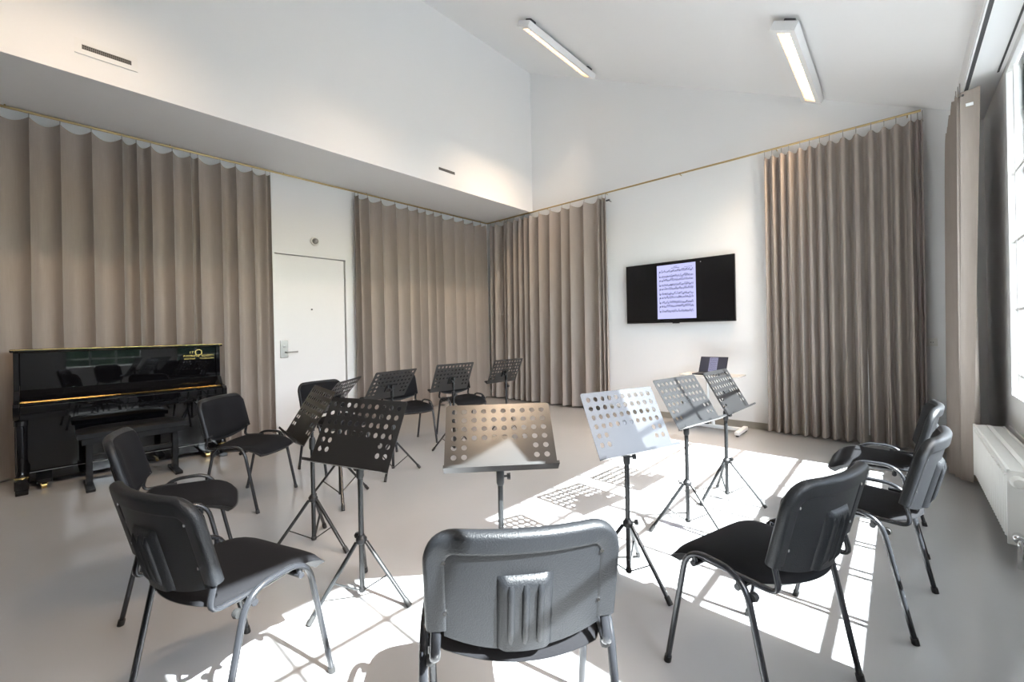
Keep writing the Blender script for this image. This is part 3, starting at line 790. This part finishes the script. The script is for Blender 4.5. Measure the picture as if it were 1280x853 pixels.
def make_stand(zp, tilt, phase, ru, knob, zh):
    """root at the post; the desk faces local -y"""
    e = empty('music_stand')
    d = place('desk', DESK, e, (0, 0, 0)); t = math.radians(tilt)
    bz = -SFR * SH
    d.location = (0, -SOFF + bz * math.sin(t), zp + bz * math.cos(t)); d.rotation_euler = (-t, 0, 0)
    place('ledge', LEDGE, d)
    place('stiffener', STIFF, d)
    pv = (0, -SOFF + .012, zp - .02)
    MB().cyl((0, 0, .40), (0, 0, zp - .10), .0095, n=10).box(-.008, .008, -.012, .014, zp - .11, zp - .0).build('upper_post', 'standtube', e, 50)
    MB().cyl((-.022, 0, zp - .045), (.022, 0, zp - .045), .012, n=10).build('tilt_joint', 'knob', e, 50)
    MB().cyl((0, 0, .047), (0, 0, zp - .17), .0125, n=12).build('lower_post', 'standtube', e, 50)
    MB().lathe([(.014, 0), (.018, .012), (.018, .06), (.014, .075)], 14, (0, 0, zp - .225)).build('collar', 'knob', e, 40)
    kn = math.radians(knob)
    def knobm(z, a, r0):
        c_, s_ = math.cos(a), math.sin(a)
        m = MB().cyl((c_ * .012, s_ * .012, z), (c_ * r0, s_ * r0, z), .005, n=8)
        m.cyl((c_ * r0, s_ * r0, z), (c_ * (r0 + .016), s_ * (r0 + .016), z), .014, .016, n=7)
        return m
    knobm(zp - .185, kn, .03).build('height_knob', 'knob', e, 40)
    knobm(zh + .012, kn, .035).build('tripod_knob', 'knob', e, 40)
    MB().lathe([(.016, -.012), (.026, -.006), (.026, .014), (.018, .022), (.016, .03)], 14, (0, 0, zh)).build('tripod_hub', 'knob', e, 40)
    MB().lathe([(.0135, .043), (.016, .047), (.016, .062), (.0135, .066)], 12).build('lower_collar', 'knob', e, 40)
    for k in range(3):
        g = place('leg', LEGM[round(zh, 3)], e, rot=(0, 0, math.radians(phase + 120 * k) - ru))
        place('foot_tip', TIP, g)
        place('brace', BRACE, e, rot=(0, 0, math.radians(phase + 120 * k) - ru))
    return e
DESK = desk_mesh().mesh('desk', 'desk')
LEDGE = MB().box(-SW / 2, SW / 2, -.052, .0, -.0008, .0008).box(-SW / 2, SW / 2, -.0525, -.051, -.0008, .012).mesh('ledge', 'desk')
STIFF = MB().box(-.05, .05, .001, .012, .09, .17, .002).mesh('stiffener', 'standtube')
FR = .252
LEGM = {}
for zh_ in (.29,): LEGM[zh_] = MB().tube([(.026, 0, zh_), (FR, 0, .010)], .011, 10, .8, (0, 1, 0)).mesh('leg', 'standtube', 60)
v_ = (Vector((FR, 0, .010)) - Vector((.026, 0, .29))).normalized()
TIP = MB().cyl(Vector((FR, 0, .010)) - v_ * .035, Vector((FR + .002, 0, .006)), .0128, n=10).mesh('foot_tip', 'cap', 50)
pk = Vector((.026, 0, .29)).lerp(Vector((FR, 0, .010)), .52)
BRACE = MB().tube([(.014, 0, .055), pk], .0065, 8, .5, (0, 1, 0)).mesh('brace', 'standtube', 60)
stand_spots = [
 (-1.962, 1.038, .821, 17.5, 27.4, 28, 'dark perforated music stand at the left front, in front of the nearest left chair', 175),
 (-2.681, 1.109, .822, -9.8, 31.9, 22, 'narrow-looking brown-black music stand seen edge-on, left of the front dark stand', 150),
 (-3.281, 1.569, .818, -48.7, 39.8, -22, 'music stand seen edge-on before the door, its desk top tilting right', 0),
 (-3.516, 2.19, .822, -81.0, 35.1, 72, 'dark music stand seen from behind, hiding the chair right of the door', 0),
 (-3.60, 3.00, .813, -94.2, 24.7, -150, 'dark music stand seen from behind, second from the corner curtain', 0),
 (-3.668, 3.913, .804, -93.6, 27.3, 0, 'farthest dark music stand, in front of the corner curtain', 0),
 (-1.358, 1.398, .825, 47.1, 42.3, 20, 'wide perforated music stand in the middle, half its desk in sunlight', 45),
 (-1.054, 2.025, .826, 70.5, 26.5, -15, 'pale shining music stand right of the middle one, in full sun', 40),
 (-1.033, 2.801, .831, 79.7, 32.4, -11, 'shining music stand with a cross-shaped bar shadow on its desk', 215),
 (-.978, 3.452, .824, 87.0, 30.0, 2, 'dark music stand with a sunlit right edge, in front of the laptop', 60),
]
for x, y, zp, yaw_, tilt, ph, lab, kn in stand_spots:
    ya = math.radians(yaw_)
    s = make_stand(zp, tilt, ph, ya, kn - yaw_, .29)
    tag(s, lab, 'music stand', 'perforated music stands in a circle')
    s.location = (x, y, 0); s.rotation_euler = (0, 0, ya)
